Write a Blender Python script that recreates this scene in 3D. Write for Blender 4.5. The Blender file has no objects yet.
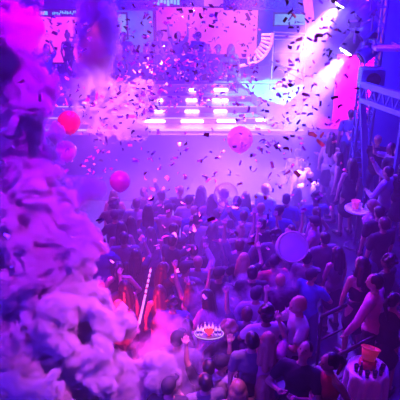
import bpy, bmesh, math, random
from mathutils import Vector, Matrix, noise
random.seed(7)
S = bpy.context.scene
COL = S.collection
S.view_settings.view_transform = 'Standard'
S.view_settings.look = 'None'
S.view_settings.gamma = 1
S.view_settings.exposure = 0.0
PI = math.pi

# ------------------------------------------------------------------ camera
CZ, FPX, TH = 7.0, 600.0, math.radians(25)
ST, CT = math.sin(TH), math.cos(TH)
cam = bpy.data.objects.new('camera', bpy.data.cameras.new('camera'))
COL.objects.link(cam)
cam.location = (0, 0, CZ)
cam.rotation_euler = (PI/2-TH, 0, 0)
cam.data.sensor_width = 36
cam.data.lens = 36*FPX/400
S.camera = cam

def ray(px, py):
    u, v = (px-200)/FPX, (200-py)/FPX
    return Vector((u, CT+v*ST, -ST+v*CT))
def P(px, py, Y):                     # where the sight line meets the upright plane y = Y
    r = ray(px, py)
    return Vector((0, 0, CZ)) + r*(Y/r.y)
def G(px, py, z):                     # where it meets the level plane at height z
    r = ray(px, py)
    return Vector((0, 0, CZ)) + r*((z-CZ)/r.z)
def proj(p):
    x, y, z = p
    d = y*CT+(CZ-z)*ST
    return 200+FPX*x/d, 200-FPX*(y*ST-(CZ-z)*CT)/d, d

# ------------------------------------------------------------------ materials
def principled(name, col, rough=.6, metal=0, emit=None, es=0, spec=.5, bump=None, vary=0, trans=0, alpha=None):
    m = bpy.data.materials.new(name); m.use_nodes = True
    n = m.node_tree; b = n.nodes['Principled BSDF']
    b.inputs['Base Color'].default_value = (*col, 1)
    b.inputs['Roughness'].default_value = rough
    b.inputs['Metallic'].default_value = metal
    b.inputs['Specular IOR Level'].default_value = spec
    if trans: b.inputs['Transmission Weight'].default_value = trans
    if emit:
        b.inputs['Emission Color'].default_value = (*emit, 1)
        b.inputs['Emission Strength'].default_value = es
    if vary:
        tc = n.nodes.new('ShaderNodeTexCoord'); no = n.nodes.new('ShaderNodeTexNoise')
        no.inputs['Scale'].default_value = vary; no.inputs['Detail'].default_value = 4
        mx = n.nodes.new('ShaderNodeMix'); mx.data_type = 'RGBA'
        mx.inputs['A'].default_value = (*[c*.6 for c in col], 1)
        mx.inputs['B'].default_value = (*[min(1, c*1.3) for c in col], 1)
        n.links.new(tc.outputs['Object'], no.inputs['Vector'])
        n.links.new(no.outputs['Fac'], mx.inputs['Factor'])
        n.links.new(mx.outputs['Result'], b.inputs['Base Color'])
    if bump:
        tc = n.nodes.new('ShaderNodeTexCoord'); no = n.nodes.new('ShaderNodeTexNoise'); bp = n.nodes.new('ShaderNodeBump')
        no.inputs['Scale'].default_value = bump; bp.inputs['Strength'].default_value = .3; bp.inputs['Distance'].default_value = .02
        n.links.new(tc.outputs['Object'], no.inputs['Vector']); n.links.new(no.outputs['Fac'], bp.inputs['Height'])
        n.links.new(bp.outputs[0], b.inputs['Normal'])
    return m
def emitter(name, col, s):
    m = bpy.data.materials.new(name); m.use_nodes = True
    n = m.node_tree; n.nodes.clear()
    o = n.nodes.new('ShaderNodeOutputMaterial'); e = n.nodes.new('ShaderNodeEmission')
    e.inputs[0].default_value = (*col, 1); e.inputs[1].default_value = s
    n.links.new(e.outputs[0], o.inputs[0])
    return m
def screen_mat(name, ca, cb, cc, s, scale=.6, axis_w=.18, off=0):
    """LED picture: a soft colour gradient broken by moving blotches, as an emitting display"""
    m = bpy.data.materials.new(name); m.use_nodes = True
    n = m.node_tree; n.nodes.clear(); N = n.nodes.new; L = n.links.new
    o = N('ShaderNodeOutputMaterial'); e = N('ShaderNodeEmission'); tc = N('ShaderNodeTexCoord')
    sx = N('ShaderNodeSeparateXYZ'); L(tc.outputs['Object'], sx.inputs[0])
    no = N('ShaderNodeTexNoise'); no.inputs['Scale'].default_value = scale; no.inputs['Detail'].default_value = 6
    L(tc.outputs['Object'], no.inputs['Vector'])
    a = N('ShaderNodeMath'); a.operation = 'MULTIPLY_ADD'; a.inputs[1].default_value = axis_w; a.inputs[2].default_value = off
    L(sx.outputs['X'], a.inputs[0])
    b = N('ShaderNodeMath'); b.operation = 'ADD'; L(a.outputs[0], b.inputs[0]); L(no.outputs['Fac'], b.inputs[1])
    r = N('ShaderNodeValToRGB'); r.color_ramp.elements[0].position = .3; r.color_ramp.elements[0].color = (*ca, 1)
    r.color_ramp.elements[1].position = .8; r.color_ramp.elements[1].color = (*cc, 1)
    el = r.color_ramp.elements.new(.5); el.color = (*cb, 1)
    L(b.outputs[0], r.inputs[0]); L(r.outputs[0], e.inputs[0]); e.inputs[1].default_value = s; L(e.outputs[0], o.inputs[0])
    return m

M = dict(
    floor=principled('floor', (.06, .055, .07), .35, vary=1.5),
    wall=principled('wall', (.10, .10, .16), .8, vary=.8),
    blue_wall=principled('blue_wall', (.10, .16, .6), .6, vary=.5),
    ceil=principled('ceiling', (.03, .03, .04), .9),
    deck=principled('deck', (.34, .3, .45), .3, vary=1),
    riser=principled('riser', (.24, .19, .4), .45),
    fascia=principled('fascia', (.05, .045, .16), .5),
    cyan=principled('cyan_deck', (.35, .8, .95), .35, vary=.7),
    lavender=principled('lavender', (.5, .4, .8), .5),
    black=principled('black', (.012, .012, .016), .5),
    steel=principled('steel', (.25, .25, .3), .35, .8),
    blue_steel=principled('blue_steel', (.10, .14, .5), .4, .4),
    white=principled('white', (.8, .8, .82), .5),
    pink_arch=principled('pink_arch', (.9, .35, .7), .4, emit=(1, .12, .55), es=1.1),
    bar=emitter('light_bar', (1, .55, 1), 9),
    edge=emitter('edge_light', (.75, .45, 1), 1.3),
    lens=emitter('lamp_lens', (1, .9, 1), 60),
    skinA=principled('skin_light', (.42, .27, .21), .45), skinB=principled('skin_tan', (.42, .25, .17), .45),
    skinC=principled('skin_dark', (.16, .09, .06), .4),
    eye=principled('eye', (.02, .02, .02), .2), lip=principled('lip', (.45, .12, .12), .4),
    hair_black=principled('hair_black', (.012, .01, .01), .35, bump=60), hair_brown=principled('hair_brown', (.07, .035, .02), .4, bump=60),
    hair_blond=principled('hair_blond', (.38, .24, .12), .4, bump=60),
    c_black=principled('cloth_black', (.015, .015, .02), .75, bump=20), c_white=principled('cloth_white', (.42, .42, .42), .8, bump=20),
    c_grey=principled('cloth_grey', (.14, .14, .15), .8, bump=20), c_red=principled('cloth_red', (.55, .04, .06), .8, bump=20),
    c_pink=principled('cloth_pink', (.5, .2, .3), .8, bump=20), c_blue=principled('cloth_blue', (.05, .10, .4), .8, bump=20),
    denim=principled('denim', (.04, .07, .18), .8, bump=30), shoe=principled('shoe', (.03, .03, .03), .5),
    foil_pink=principled('confetti_pink', (.98, .4, .7), .35), foil_purple=principled('confetti_purple', (.28, .03, .4), .4),
    foil_white=principled('confetti_white', (.95, .75, .9), .4), foil_dark=principled('confetti_dark', (.05, .01, .12), .5),  # last one: the dark look of backlit paper put into its colour
)
def balloon_mat(name, col, trans=0, rough=.12, sss=0):
    """thin latex: the colour shows by reflected light and by light coming through from behind"""
    m = principled(name, col, rough, spec=.8)
    n = m.node_tree; b = n.nodes['Principled BSDF']; b.inputs['Coat Weight'].default_value = .5
    t = n.nodes.new('ShaderNodeBsdfTranslucent'); t.inputs[0].default_value = (*col, 1)
    x = n.nodes.new('ShaderNodeMixShader'); x.inputs[0].default_value = .5
    n.links.new(b.outputs[0], x.inputs[1]); n.links.new(t.outputs[0], x.inputs[2])
    n.links.new(x.outputs[0], n.nodes['Material Output'].inputs[0])
    return m

# ------------------------------------------------------------------ mesh helpers
def link_mesh(name, me, mat=None, parent=None, loc=None, rot=None):
    o = bpy.data.objects.new(name, me); COL.objects.link(o)
    if mat:
        for k in (mat if isinstance(mat, (list, tuple)) else [mat]): me.materials.append(k)
    if parent: o.parent = parent
    if loc is not None: o.location = loc
    if rot is not None: o.rotation_euler = rot
    return o
def obj(name, bm, mat, parent=None, loc=None, rot=None, smooth=False):
    me = bpy.data.meshes.new(name)
    bmesh.ops.recalc_face_normals(bm, faces=bm.faces)
    bm.to_mesh(me); bm.free()
    if smooth:
        for p in me.polygons: p.use_smooth = True
    return link_mesh(name, me, mat, parent, loc, rot)
def empty(name, loc=(0, 0, 0), rotz=0):
    o = bpy.data.objects.new(name, None); COL.objects.link(o); o.location = loc; o.rotation_euler = (0, 0, rotz)
    o.empty_display_size = .1
    return o
def tag(o, label, cat, group=None, kind=None):
    o['label'] = label; o['category'] = cat
    if group: o['group'] = group
    if kind: o['kind'] = kind
    return o
def struct(o): o['kind'] = 'structure'; return o
def box(bm, c, s, rot=None):
    mt = Matrix.Translation(Vector(c))
    if rot is not None: mt = mt @ rot.to_4x4()
    mt = mt @ Matrix.Diagonal((*s, 1))
    bmesh.ops.create_cube(bm, size=1, matrix=mt)
def bev(bm, w=.01, seg=2):
    bmesh.ops.bevel(bm, geom=list(bm.edges), offset=w, segments=seg, affect='EDGES', clamp_overlap=True)
def orient(d):
    return Vector(d).to_track_quat('Z', 'Y').to_matrix()
def tube(bm, a, b, r1, r2=None, seg=10):
    a, b = Vector(a), Vector(b); r2 = r1 if r2 is None else r2
    d = b-a
    mt = Matrix.Translation((a+b)/2) @ orient(d).to_4x4()
    bmesh.ops.create_cone(bm, cap_ends=True, segments=seg, radius1=r1, radius2=r2, depth=d.length, matrix=mt)
def sph(bm, c, r, sub=2, rot=None):
    if not hasattr(r, '__len__'): r = (r, r, r)
    mt = Matrix.Translation(Vector(c))
    if rot is not None: mt = mt @ rot.to_4x4()
    bmesh.ops.create_icosphere(bm, subdivisions=sub, radius=1, matrix=mt @ Matrix.Diagonal((*r, 1)))
def lathe(bm, prof, seg=24, mt=Matrix(), wob=None):
    rings = []
    for k, (r, z) in enumerate(prof):
        ring = []
        for i in range(seg):
            a = 2*PI*i/seg; rr = r*(wob(a, k) if wob else 1)
            ring.append(bm.verts.new(mt @ Vector((rr*math.cos(a), rr*math.sin(a), z))))
        rings.append(ring)
    for A, B in zip(rings, rings[1:]):
        for i in range(seg):
            bm.faces.new((A[i], A[(i+1) % seg], B[(i+1) % seg], B[i]))
    bm.faces.new(rings[0]); bm.faces.new(rings[-1])
def prism(bm, pts, z0, z1):
    lo = [bm.verts.new((x, y, z0)) for x, y in pts]; hi = [bm.verts.new((x, y, z1)) for x, y in pts]
    bm.faces.new(lo); bm.faces.new(hi)
    for i in range(len(pts)):
        j = (i+1) % len(pts); bm.faces.new((lo[i], lo[j], hi[j], hi[i]))
def path_tube(bm, pts, r, seg=8):
    pts = [Vector(p) for p in pts]; rings = []
    for i, p in enumerate(pts):
        d = pts[min(i+1, len(pts)-1)]-pts[max(i-1, 0)]
        R = orient(d); rr = r[i] if hasattr(r, '__len__') else r
        rings.append([bm.verts.new(p+R @ Vector((rr*math.cos(2*PI*k/seg), rr*math.sin(2*PI*k/seg), 0))) for k in range(seg)])
    for A, B in zip(rings, rings[1:]):
        # match ring starts to avoid twisting
        best = min(range(seg), key=lambda s: (A[0].co-B[s].co).length)
        for k in range(seg):
            try: bm.faces.new((A[k], A[(k+1) % seg], B[(k+1+best) % seg], B[(k+best) % seg]))
            except ValueError: pass
    bm.faces.new(rings[0]); bm.faces.new(rings[-1])
def new(): return bmesh.new()

def organic(pieces, voxel=.013, smooth=4, ratio=None, extra=None):
    """pieces: ('c',p1,r1,p2,r2) round cones, ('e',centre,(rx,ry,rz),rot) ellipsoids; fused into one continuous skin"""
    bm = new()
    for q in pieces:
        if q[0] == 'c':
            _, a, r1, b, r2 = q
            sph(bm, a, r1, 2); sph(bm, b, r2, 2); tube(bm, a, b, r1, r2, 14)
        else:
            sph(bm, q[1], q[2], 3, q[3] if len(q) > 3 else None)
    bmesh.ops.recalc_face_normals(bm, faces=bm.faces)
    me = bpy.data.meshes.new('tmp'); bm.to_mesh(me); bm.free()
    o = bpy.data.objects.new('tmp', me); COL.objects.link(o)
    r = o.modifiers.new('r', 'REMESH'); r.mode = 'VOXEL'; r.voxel_size = voxel; r.use_smooth_shade = True
    if smooth:
        s = o.modifiers.new('s', 'SMOOTH'); s.iterations = smooth; s.factor = .6
    if ratio:
        d = o.modifiers.new('d', 'DECIMATE'); d.ratio = ratio
    bpy.context.view_layer.update()
    ev = o.evaluated_get(bpy.context.evaluated_depsgraph_get())
    res = bpy.data.meshes.new_from_object(ev)
    bpy.data.objects.remove(o); bpy.data.meshes.remove(me)
    if extra:
        bm = new(); bm.from_mesh(res)
        extra(bm); bm.to_mesh(res); bm.free()
    for p in res.polygons: p.use_smooth = True
    return res

# ------------------------------------------------------------------ levels of the room
UX, UY = math.cos(math.radians(34.5)), math.sin(math.radians(34.5))
def uw(u, w): return (u*UX-w*UY, u*UY+w*UX)
def to_uw(x, y): return (x*UX+y*UY, -x*UY+y*UX)
def in_terr(x, y):
    u, w = to_uw(x, y); return u > 3.95 and w < 5.2 and y < 8.9
def floor_z(x, y):
    if y > 14.9: return 2.6
    if y > 8.9:
        if x > 4.5: return 1.5
        if x > 3.6: return 1.0
        if x > 2.8: return .5
    if in_terr(x, y): return .6
    return 0.0

# ------------------------------------------------------------------ the setting
def slab(name, c, s, m):
    bm = new(); box(bm, c, s); return struct(obj(name, bm, m))
slab('floor', (0, 8.5, -.1), (17.4, 25, .2), M['floor'])
slab('ceiling', (0, 8.5, 10.1), (17.4, 25, .2), M['ceil'])
slab('wall_back', (0, 21, 5), (17.4, .2, 10), M['blue_wall'])
slab('wall_left', (-8.6, 8.5, 5), (.2, 25, 10), M['wall'])
slab('wall_right', (8.0, 8.5, 5), (.2, 25, 10), M['wall'])
slab('wall_rear', (0, -4, 5), (17.4, .2, 10), M['wall'])

# raised seating terraces on the right
def platform(name, pts, z, label, m='fascia'):
    bm = new(); prism(bm, pts, 0.001, z)
    o = obj(name, bm, M['floor']); tag(o, label, 'platform'); return o
A, B = uw(3.95, 5.2), uw(3.95, -.5)
yb = 8.88
u_at = lambda y, w: (y-w*UX)/UY
cx_, cy_ = uw(u_at(yb, 5.2), 5.2)
platform('raised_platform', [A, B, (7.85, B[1]), (7.85, yb), (cx_, yb)], .6, 'low dark platform behind the slanted rails at lower right')
platform('seating_step', [(2.8, 8.9), (3.6, 8.9), (3.6, 14.7), (2.8, 14.7)], .5, 'lowest dark seating step beside the dance floor at right')
platform('seating_step', [(3.6, 8.9), (4.5, 8.9), (4.5, 14.7), (3.6, 14.7)], 1.0, 'middle dark seating step between the lowest and the top one')
platform('seating_step', [(4.5, 8.9), (7.85, 8.9), (7.85, 14.7), (4.5, 14.7)], 1.5, 'top dark seating step against the right wall')

# ------------------------------------------------------------------ stage
YS = 15.0
zs = [P(200, 129, YS).z]
st = empty('stage', (0, YS, 0)); tag(st, 'wide stage with lit steps below the big pink screen', 'stage')
SY = [YS, YS+.42, YS+.84, YS+1.26]
rows = [129, 117.5, 106, 95.5]
SZ = [P(200, r, y).z for r, y in zip(rows, SY)]
TOPZ, TOPY = P(200, 84, YS+1.68).z, YS+1.68
SZ.append(TOPZ); SY.append(TOPY)
XL, XR = -6.2, 2.1
bm = new(); box(bm, ((XL-.6+4.6)/2, 2.9, SZ[0]/2), (4.6-(XL-.6), 5.8, SZ[0])); obj('stage_deck', bm, M['deck'], st)
bm = new(); box(bm, ((XL-.6+4.6)/2, -.03, SZ[0]/2-.06), (4.6-(XL-.6), .04, SZ[0]-.2)); obj('fascia', bm, M['fascia'], st)
bm = new(); box(bm, ((XL+XR+.6)/2, -.03, SZ[0]-.02), (XR+.6-XL, .05, .03)); obj('edge_light', bm, M['edge'], st)
def bars(x0, x1, row, y):
    a, b = P(x0, row, y), P(x1, row, y)
    return a.x, b.x, a.z
barrows = {1: [(137, 165, 121.5), (181, 203.5, 121.5), (217, 236, 121), (256, 266, 120)],
           2: [(154, 165, 113.5), (185, 199, 112), (214, 227, 111.5)],
           3: [(155, 163, 102), (186, 197, 101.5), (212, 228, 102)],
           4: [(189, 196, 91), (214, 228, 90)]}
for k in range(1, 5):
    y0 = SY[k]-YS; y1 = 2.05
    x1 = [2.3, 2.1, 1.5, .95][k-1]; x0 = XL
    bm = new(); box(bm, ((x0+x1)/2, (y0+y1)/2, (SZ[k-1]+SZ[k])/2+.001), (x1-x0, y1-y0, SZ[k]-SZ[k-1]))
    s_ = obj('step', bm, M['riser'], st)
    bm = new(); box(bm, ((x0+x1)/2, y0-.012, SZ[k]-.015), (x1-x0, .02, .022)); obj('edge_strip', bm, M['edge'] if k < 3 else M['lavender'], s_)
    for (a, b, r) in barrows[k]:
        xa, xb, z = bars(a, b, r, SY[k]-.05)
        bm = new(); box(bm, ((xa+xb)/2, y0-.035, max(z, SZ[k-1]+.05)), (xb-xa, .04, .075)); bev(bm, .012)
        obj('light_bar', bm, M['bar'], s_)
RZ = P(180, 36, 18.1).z-1.63
bm = new(); box(bm, ((XL-.3+1.6)/2, 3.15, (SZ[0]+RZ)/2+.001), (1.6-XL+.3, .7, RZ-SZ[0])); obj('rear_riser', bm, M['riser'], st)
def stage_z(x, y):
    z = SZ[0]
    if y > 17.8 and x < 1.6: return RZ
    if y > 17.05: return z
    for k in range(1, 5):
        if y > SY[k] and x < [2.3, 2.1, 1.5, .95][k-1]: z = SZ[k]
    return z

# screens on the back wall
def screen(name, x0, y0, x1, y1, Y, mat, label, cat='screen', parts=True):
    a, b = P(x0, y0, Y), P(x1, y1, Y)
    e = empty(name, ((a.x+b.x)/2, Y, b.z)); tag(e, label, cat)
    w, h = abs(b.x-a.x), abs(a.z-b.z)
    bm = new(); box(bm, (0, 0, h/2), (w, .03, h)); obj('display', bm, mat, e, (0, -.05, 0))
    bm = new()
    t = .05
    box(bm, (0, .03, h/2), (w+2*t, .1, h+2*t)); obj('casing', bm, M['black'], e)
    return e
big = screen('led_screen', 156, 7, 256, 58, 18.6, screen_mat('screen_big', (.18, .05, 1), (.62, .03, .78), (.78, .12, .85), 1.35, .5, .10, .14), 'big pink and purple screen behind the dancers on the stage')
screen('led_screen', 117, 9, 154, 52, 18.6, screen_mat('screen_blue', (.02, .04, .75), (.05, .12, 1), (.12, .4, 1), 1.1, 1.1, -.1, 0), 'blue screen left of the big pink one')
screen('led_screen', 34, 16, 84, 62, 18.6, screen_mat('screen_left', (.7, .02, .6), (1, .04, .65), (.7, .15, 1), 1.3, .8, .0, .0), 'hot pink screen behind the dancers at far left')
screen('led_strip', 204, -8, 224, 6, 18.3, screen_mat('screen_top', (.6, .05, .8), (.85, .15, .9), (.9, .3, .95), .9, 1, 0, 0), 'narrow pink screen hanging above the big one')
screen('wall_panel', 275, 14, 306, 24.5, 18.2, screen_mat('panel_cyan', (.15, .35, .95), (.25, .6, 1), (.5, .8, 1), .8, 2.5), 'small pale cyan lit panel right of the big screen', 'screen')
screen('wall_panel', 275, 40, 308, 52, 18.2, screen_mat('panel_lav', (.25, .1, .85), (.4, .2, .9), (.6, .35, .95), .6, 2), 'dim lavender panel under the three white rails', 'screen')
screen('wall_panel', 118, 14, 127, 38, 18.3, screen_mat('panel_c2', (.12, .3, .95), (.25, .45, 1), (.4, .6, 1), .8, 2), 'narrow pale blue panel at the blue screen edge', 'screen')

# message strip with blurred cyan characters
def ticker(x0, y0, x1, y1, Y, label, cells, gl):
    a, b = P(x0, y0, Y), P(x1, y1, Y); w, h = b.x-a.x, a.z-b.z
    e = empty('message_strip', ((a.x+b.x)/2, Y, b.z)); tag(e, label, 'sign')
    bm = new(); box(bm, (0, 0, h/2), (w, .12, h)); bev(bm, .01); obj('casing', bm, M['black'], e)
    for (f0, f1, g0, g1) in cells:
        bm = new(); box(bm, (w*((f0+f1)/2-.5), -.07, h*(g0+g1)/2), (w*(f1-f0), .02, h*(g1-g0))); obj('lit_mark', bm, gl, e)
    return e
cy = emitter('cyan_led', (.15, .6, 1), 1.1)
cells = [(.06, .24, .25, .75)]
rr = random.Random(3)
for i in range(15):
    f = .36+i*.04; g = .2+rr.random()*.3; cells.append((f, f+.022, g, g+.2+rr.random()*.25))
ticker(38, 9, 79, 16.5, 18.0, 'dark blue strip with blurred cyan characters above the left screen', cells, cy)
cells = [(.02+.12*i, .02+.12*i+.09, .1+.25*rr.random(), .6+.3*rr.random()) for i in range(8)]
ticker(153, -4, 181, 7, 17.8, 'cyan and blue strip at the top above the big screen', cells, cy)

# trusses across the top of the stage
def truss(name, a, b, w, label, m, n=10, parent=None):
    a, b = Vector(a), Vector(b); d = b-a; R = orient(d); L = d.length
    e = empty(name, a); tag(e, label, 'truss'); e.rotation_euler = R.to_euler()
    c = [Vector((sx*w/2, sy*w/2, 0)) for sx, sy in ((-1, -1), (1, -1), (1, 1), (-1, 1))]
    for q in c:
        bm = new(); tube(bm, q, q+Vector((0, 0, L)), .028, seg=8); obj('chord', bm, m, e, smooth=True)
    bm = new()
    for i in range(n):
        z0, z1 = L*i/n, L*(i+1)/n
        for k in range(4):
            p, q = c[k], c[(k+1) % 4]
            if i % 2: p, q = q, p
            tube(bm, p+Vector((0, 0, z0)), q+Vector((0, 0, z1)), .014, seg=6)
            tube(bm, c[k]+Vector((0, 0, z0)), c[(k+1) % 4]+Vector((0, 0, z0)), .014, seg=6)
    obj('bracing', bm, m, e)
    return e
a = P(98, 5, 17.6); b = P(158, 5, 17.6); truss('lighting_truss', a, b, .22, 'dark blue truss above the blue screen', M['blue_steel'], 9)
a = P(224, 3, 17.9); b = P(305, 3, 17.9); truss('lighting_truss', a, b, .3, 'dark blue truss above the right edge of the big screen', M['blue_steel'], 12)

# pink curved arch and rung ladder at the stage's right side
def curve(pts, n=10):
    out = []
    for i in range(len(pts)-1):
        p0 = pts[max(i-1, 0)]; p1 = pts[i]; p2 = pts[i+1]; p3 = pts[min(i+2, len(pts)-1)]
        for k in range(n):
            t = k/n
            out.append(.5*((2*p1)+(p2-p0)*t+(2*p0-5*p1+4*p2-p3)*t*t+(3*p1-p0-3*p2+p3)*t**3))
    return out+[pts[-1]]
ar = empty('curved_arch', P(268, 104, 16.6)); tag(ar, 'glowing pink curved arch right of the big screen', 'arch')
cp = curve([P(306, -12, 17.6), P(309, 12, 17.6), P(310, 34, 17.4), P(303, 58, 17.2), P(288, 80, 16.9), P(268, 99, 16.6)], 8)
bm = new()
ring = []
for i, p in enumerate(cp):
    d = (cp[min(i+1, len(cp)-1)]-cp[max(i-1, 0)]).normalized(); side = d.cross(Vector((0, 1, 0))).normalized()
    q = p-ar.location
    ring.append([bm.verts.new(q+side*s*.12+Vector((0, t*.06, 0))) for s, t in ((-1, -1), (1, -1), (1, 1), (-1, 1))])
for A_, B_ in zip(ring, ring[1:]):
    for k in range(4): bm.faces.new((A_[k], A_[(k+1) % 4], B_[(k+1) % 4], B_[k]))
bm.faces.new(ring[0]); bm.faces.new(ring[-1])
obj('arch_band', bm, M['pink_arch'], ar)
bm = new(); tube(bm, (0, 0, SZ[0]-ar.location.z+.002), (0, 0, .05), .08); obj('foot', bm, M['steel'], ar)
ld = empty('curved_ladder', P(250, 66, 17.4)); tag(ld, 'glowing pink curved ladder of short rungs beside the big screen', 'ladder')
cp = curve([P(272, 33, 17.4), P(271, 44, 17.4), P(265, 55, 17.4), P(256, 62, 17.4), P(240, 66, 17.4)], 5)
bm = new(); path_tube(bm, [p-ld.location for p in cp], .045); obj('rail', bm, M['pink_arch'], ld)
for i in range(1, len(cp)-2, 2):
    p = cp[i]-ld.location; d = (cp[i+1]-cp[i]).normalized(); n_ = d.cross(Vector((0, 1, 0))).normalized()
    bm = new(); tube(bm, p, p-n_*(.3 if i < 14 else .2), .04); obj('rung', bm, M['pink_arch'], ld)

# wing deck at right, cyan topped
wz = SZ[0]
def gz(px, py, z): p = G(px, py, z); return (p.x, p.y)
bm = new()
pts = [gz(228, 70, 2.7), gz(262, 66, 2.7), gz(300, 67, 2.7), gz(304, 88, 2.7), gz(284, 106, 2.7), gz(258, 97, 2.7), gz(236, 80, 2.7)]
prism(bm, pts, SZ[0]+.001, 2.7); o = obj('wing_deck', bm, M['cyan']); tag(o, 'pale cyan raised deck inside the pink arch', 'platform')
wr = empty('guard_rail', (0, 0, 0)); tag(wr, 'three thin white rails right of the big screen', 'railing')
for r in (32, 35.5, 39):
    bm = new(); tube(bm, P(274, r, 17.7), P(307, r+1.5, 17.7), .018); obj('rail', bm, M['white'], wr)
for x in (274, 307):
    bm = new(); tube(bm, P(x, 31, 17.7), (P(x, 31, 17.7).x, 17.7, SZ[0]+.002), .02); obj('post', bm, M['white'], wr)
cr = empty('guard_rail', (0, 0, 0)); tag(cr, 'thin dark rail with slanting wires on the cyan deck', 'railing')
for (a, b) in (((270, 61), (306, 74)), ((274, 66), (303, 80)), ((200, 83), (275, 84))):
    bm = new(); tube(bm, P(*a, 16.6), P(*b, 16.4), .014); obj('rail', bm, M['black'], cr)
for x in (203, 238, 270):
    q = P(x, 84, 16.5)
    bm = new(); tube(bm, q, (q.x, q.y, stage_z(q.x, q.y)+.002), .014); obj('post', bm, M['black'], cr)
# ------------------------------------------------------------------ right tower and balcony
tw = P(369, 75, 13.2)
TZ = 1.5
truss('lighting_tower', (tw.x, 13.2, TZ+.002), (tw.x, 13.2, 9.98), .34, 'blue truss tower with lamps at upper right', M['blue_steel'], 22)
pk = P(380, 40, 13.6)
bm = new(); box(bm, (pk.x, 13.6, (TZ+9.98)/2+1.2), (.12, .1, 9.98-TZ-2.4-.01)); bev(bm, .01); tag(obj('light_column', bm, emitter('pink_tube', (.85, .1, .8), .55)), 'tall glowing pink column right of the truss tower', 'light')
def moving_head(px, py, Y, to, label, lit=None, s=1.0):
    p = P(px, py, Y)
    e = empty('stage_lamp', p); tag(e, label, 'lamp', 'lamps clamped to the truss tower')
    d = (Vector(to)-p).normalized(); R = orient(d)
    bm = new(); lathe(bm, [(.07*s, -.2*s), (.12*s, -.16*s), (.14*s, .0), (.15*s, .18*s), (.135*s, .19*s)], 20, R.to_4x4()); obj('housing', bm, M['blue_steel'] if not lit else M['black'], e, smooth=True)
    bm = new(); lathe(bm, [(.12*s, .192*s), (.10*s, .215*s), (.02*s, .225*s)], 20, R.to_4x4()); obj('lens', bm, M['lens'] if lit else M['black'], e, smooth=True)
    bm = new()
    up = Vector((0, 0, 1)); sd = d.cross(up).normalized()
    for s_ in (-1, 1): tube(bm, sd*s_*.17*s, sd*s_*.17*s+up*.26*s, .02*s)
    tube(bm, -sd*.17*s+up*.26*s, sd*.17*s+up*.26*s, .025*s); obj('yoke', bm, M['steel'], e)
    bm = new(); box(bm, up*.32*s, (.2*s, .2*s, .1*s)); bev(bm, .01); obj('base_box', bm, M['black'], e)
    bm = new(); tube(bm, up*.32*s, Vector((tw.x, 13.2, p.z+.32*s))-p, .02); obj('clamp', bm, M['steel'], e)
    return e
beams = [((352, 42), (288, 138), 12.9), ((346, -6), (262, 110), 13.4)]
LAMPS = []
for (a, b, k), lab in zip(beams, ('blazing white lamp pointing down left beside the tower', 'blazing white lamp at the very top beside the tower')):
    p = P(*a, 12.9); t = P(*b, k); LAMPS.append((p, t)); moving_head(a[0], a[1], 12.9, t, lab, True, 1.15)
moving_head(366, 10, 12.85, (0, 12, 2), 'unlit blue lamp near the top of the truss tower', False, 1.1)
moving_head(367, 30, 12.85, (0, 12, 2), 'unlit blue lamp just above the lower blazing one', False, 1.1)
moving_head(369, 52, 12.85, (0, 12, 2), 'unlit blue lamp under the lower blazing one', False, 1.1)
q = P(368, 75, 13.0)
sp = empty('loudspeaker', q); tag(sp, 'blue lit loudspeaker box at the foot of the lamps', 'loudspeaker')
bm = new(); box(bm, (0, -.25, 0), (.5, .4, .42)); bev(bm, .02); obj('cabinet', bm, M['blue_steel'], sp)
bm = new(); lathe(bm, [(.15, 0), (.15, .02), (.09, .01), (.03, .03)], 20, Matrix.Translation((0, -.45, 0)) @ Matrix.Rotation(PI/2, 4, 'X')); obj('cone', bm, M['black'], sp)
bm = new(); box(bm, (0, .05, 0), (.08, .35, .08)); obj('bracket', bm, M['steel'], sp)
# magenta lit wall behind the right crowd
a, b = P(338, 56, 15.6), P(374, 118, 15.6)
pw = empty('partition', ((a.x+b.x)/2, 15.6, SZ[0]+.001)); tag(pw, 'hot pink lit partition behind three standing people', 'wall panel')
bm = new(); box(bm, (0, 0, (a.z-SZ[0])/2), (b.x-a.x, .1, a.z-SZ[0])); obj('panel', bm, principled('partition_pink', (.85, .12, .6), .6), pw)
bm = new(); box(bm, (0, 0, a.z-SZ[0]+.02), (b.x-a.x+.06, .14, .05)); obj('cap', bm, M['steel'], pw)
# balcony
bal = empty('balcony', (5.3, 13.2, 4.2)); tag(bal, 'blue balcony with lattice front at upper right', 'balcony')
a, b = P(362, 84, 12.6), P(406, 97, 11.0)
def beam_box(bm, a, b, w, h):
    a, b = Vector(a), Vector(b); d = b-a; box(bm, (a+b)/2, (w, h, d.length), orient(d))
bm = new(); beam_box(bm, a-bal.location, b-bal.location, .1, .12); obj('top_beam', bm, M['blue_steel'], bal)
dz = Vector((0, 0, -.34))
bm = new(); beam_box(bm, a+dz-bal.location, b+dz-bal.location, .08, .1); obj('bottom_beam', bm, M['blue_steel'], bal)
bm = new()
for i in range(10):
    t0, t1 = i/10, (i+1)/10
    p0, p1 = a.lerp(b, t0)-bal.location, a.lerp(b, t1)-bal.location
    if i % 2: tube(bm, p0, p1+dz, .018, seg=6)
    else: tube(bm, p0+dz, p1, .018, seg=6)
obj('lattice', bm, M['blue_steel'], bal)
bm = new(); beam_box(bm, a-bal.location, Vector((a.x+.35, a.y, 1.502))-bal.location, .12, .12); obj('support_post', bm, M['blue_steel'], bal)
bm = new(); beam_box(bm, b+Vector((.1, .2, -.2))-bal.location, Vector((b.x+.1, b.y+.2, 1.502))-bal.location, .12, .12); obj('support_post', bm, M['blue_steel'], bal)
a, b = P(376, 50, 12.4), P(410, 51, 12.4)
lg = empty('ledge', (a.x, 12.4, a.z)); tag(lg, 'narrow bright lilac ledge crossing in front of the blue wall', 'ledge')
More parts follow.
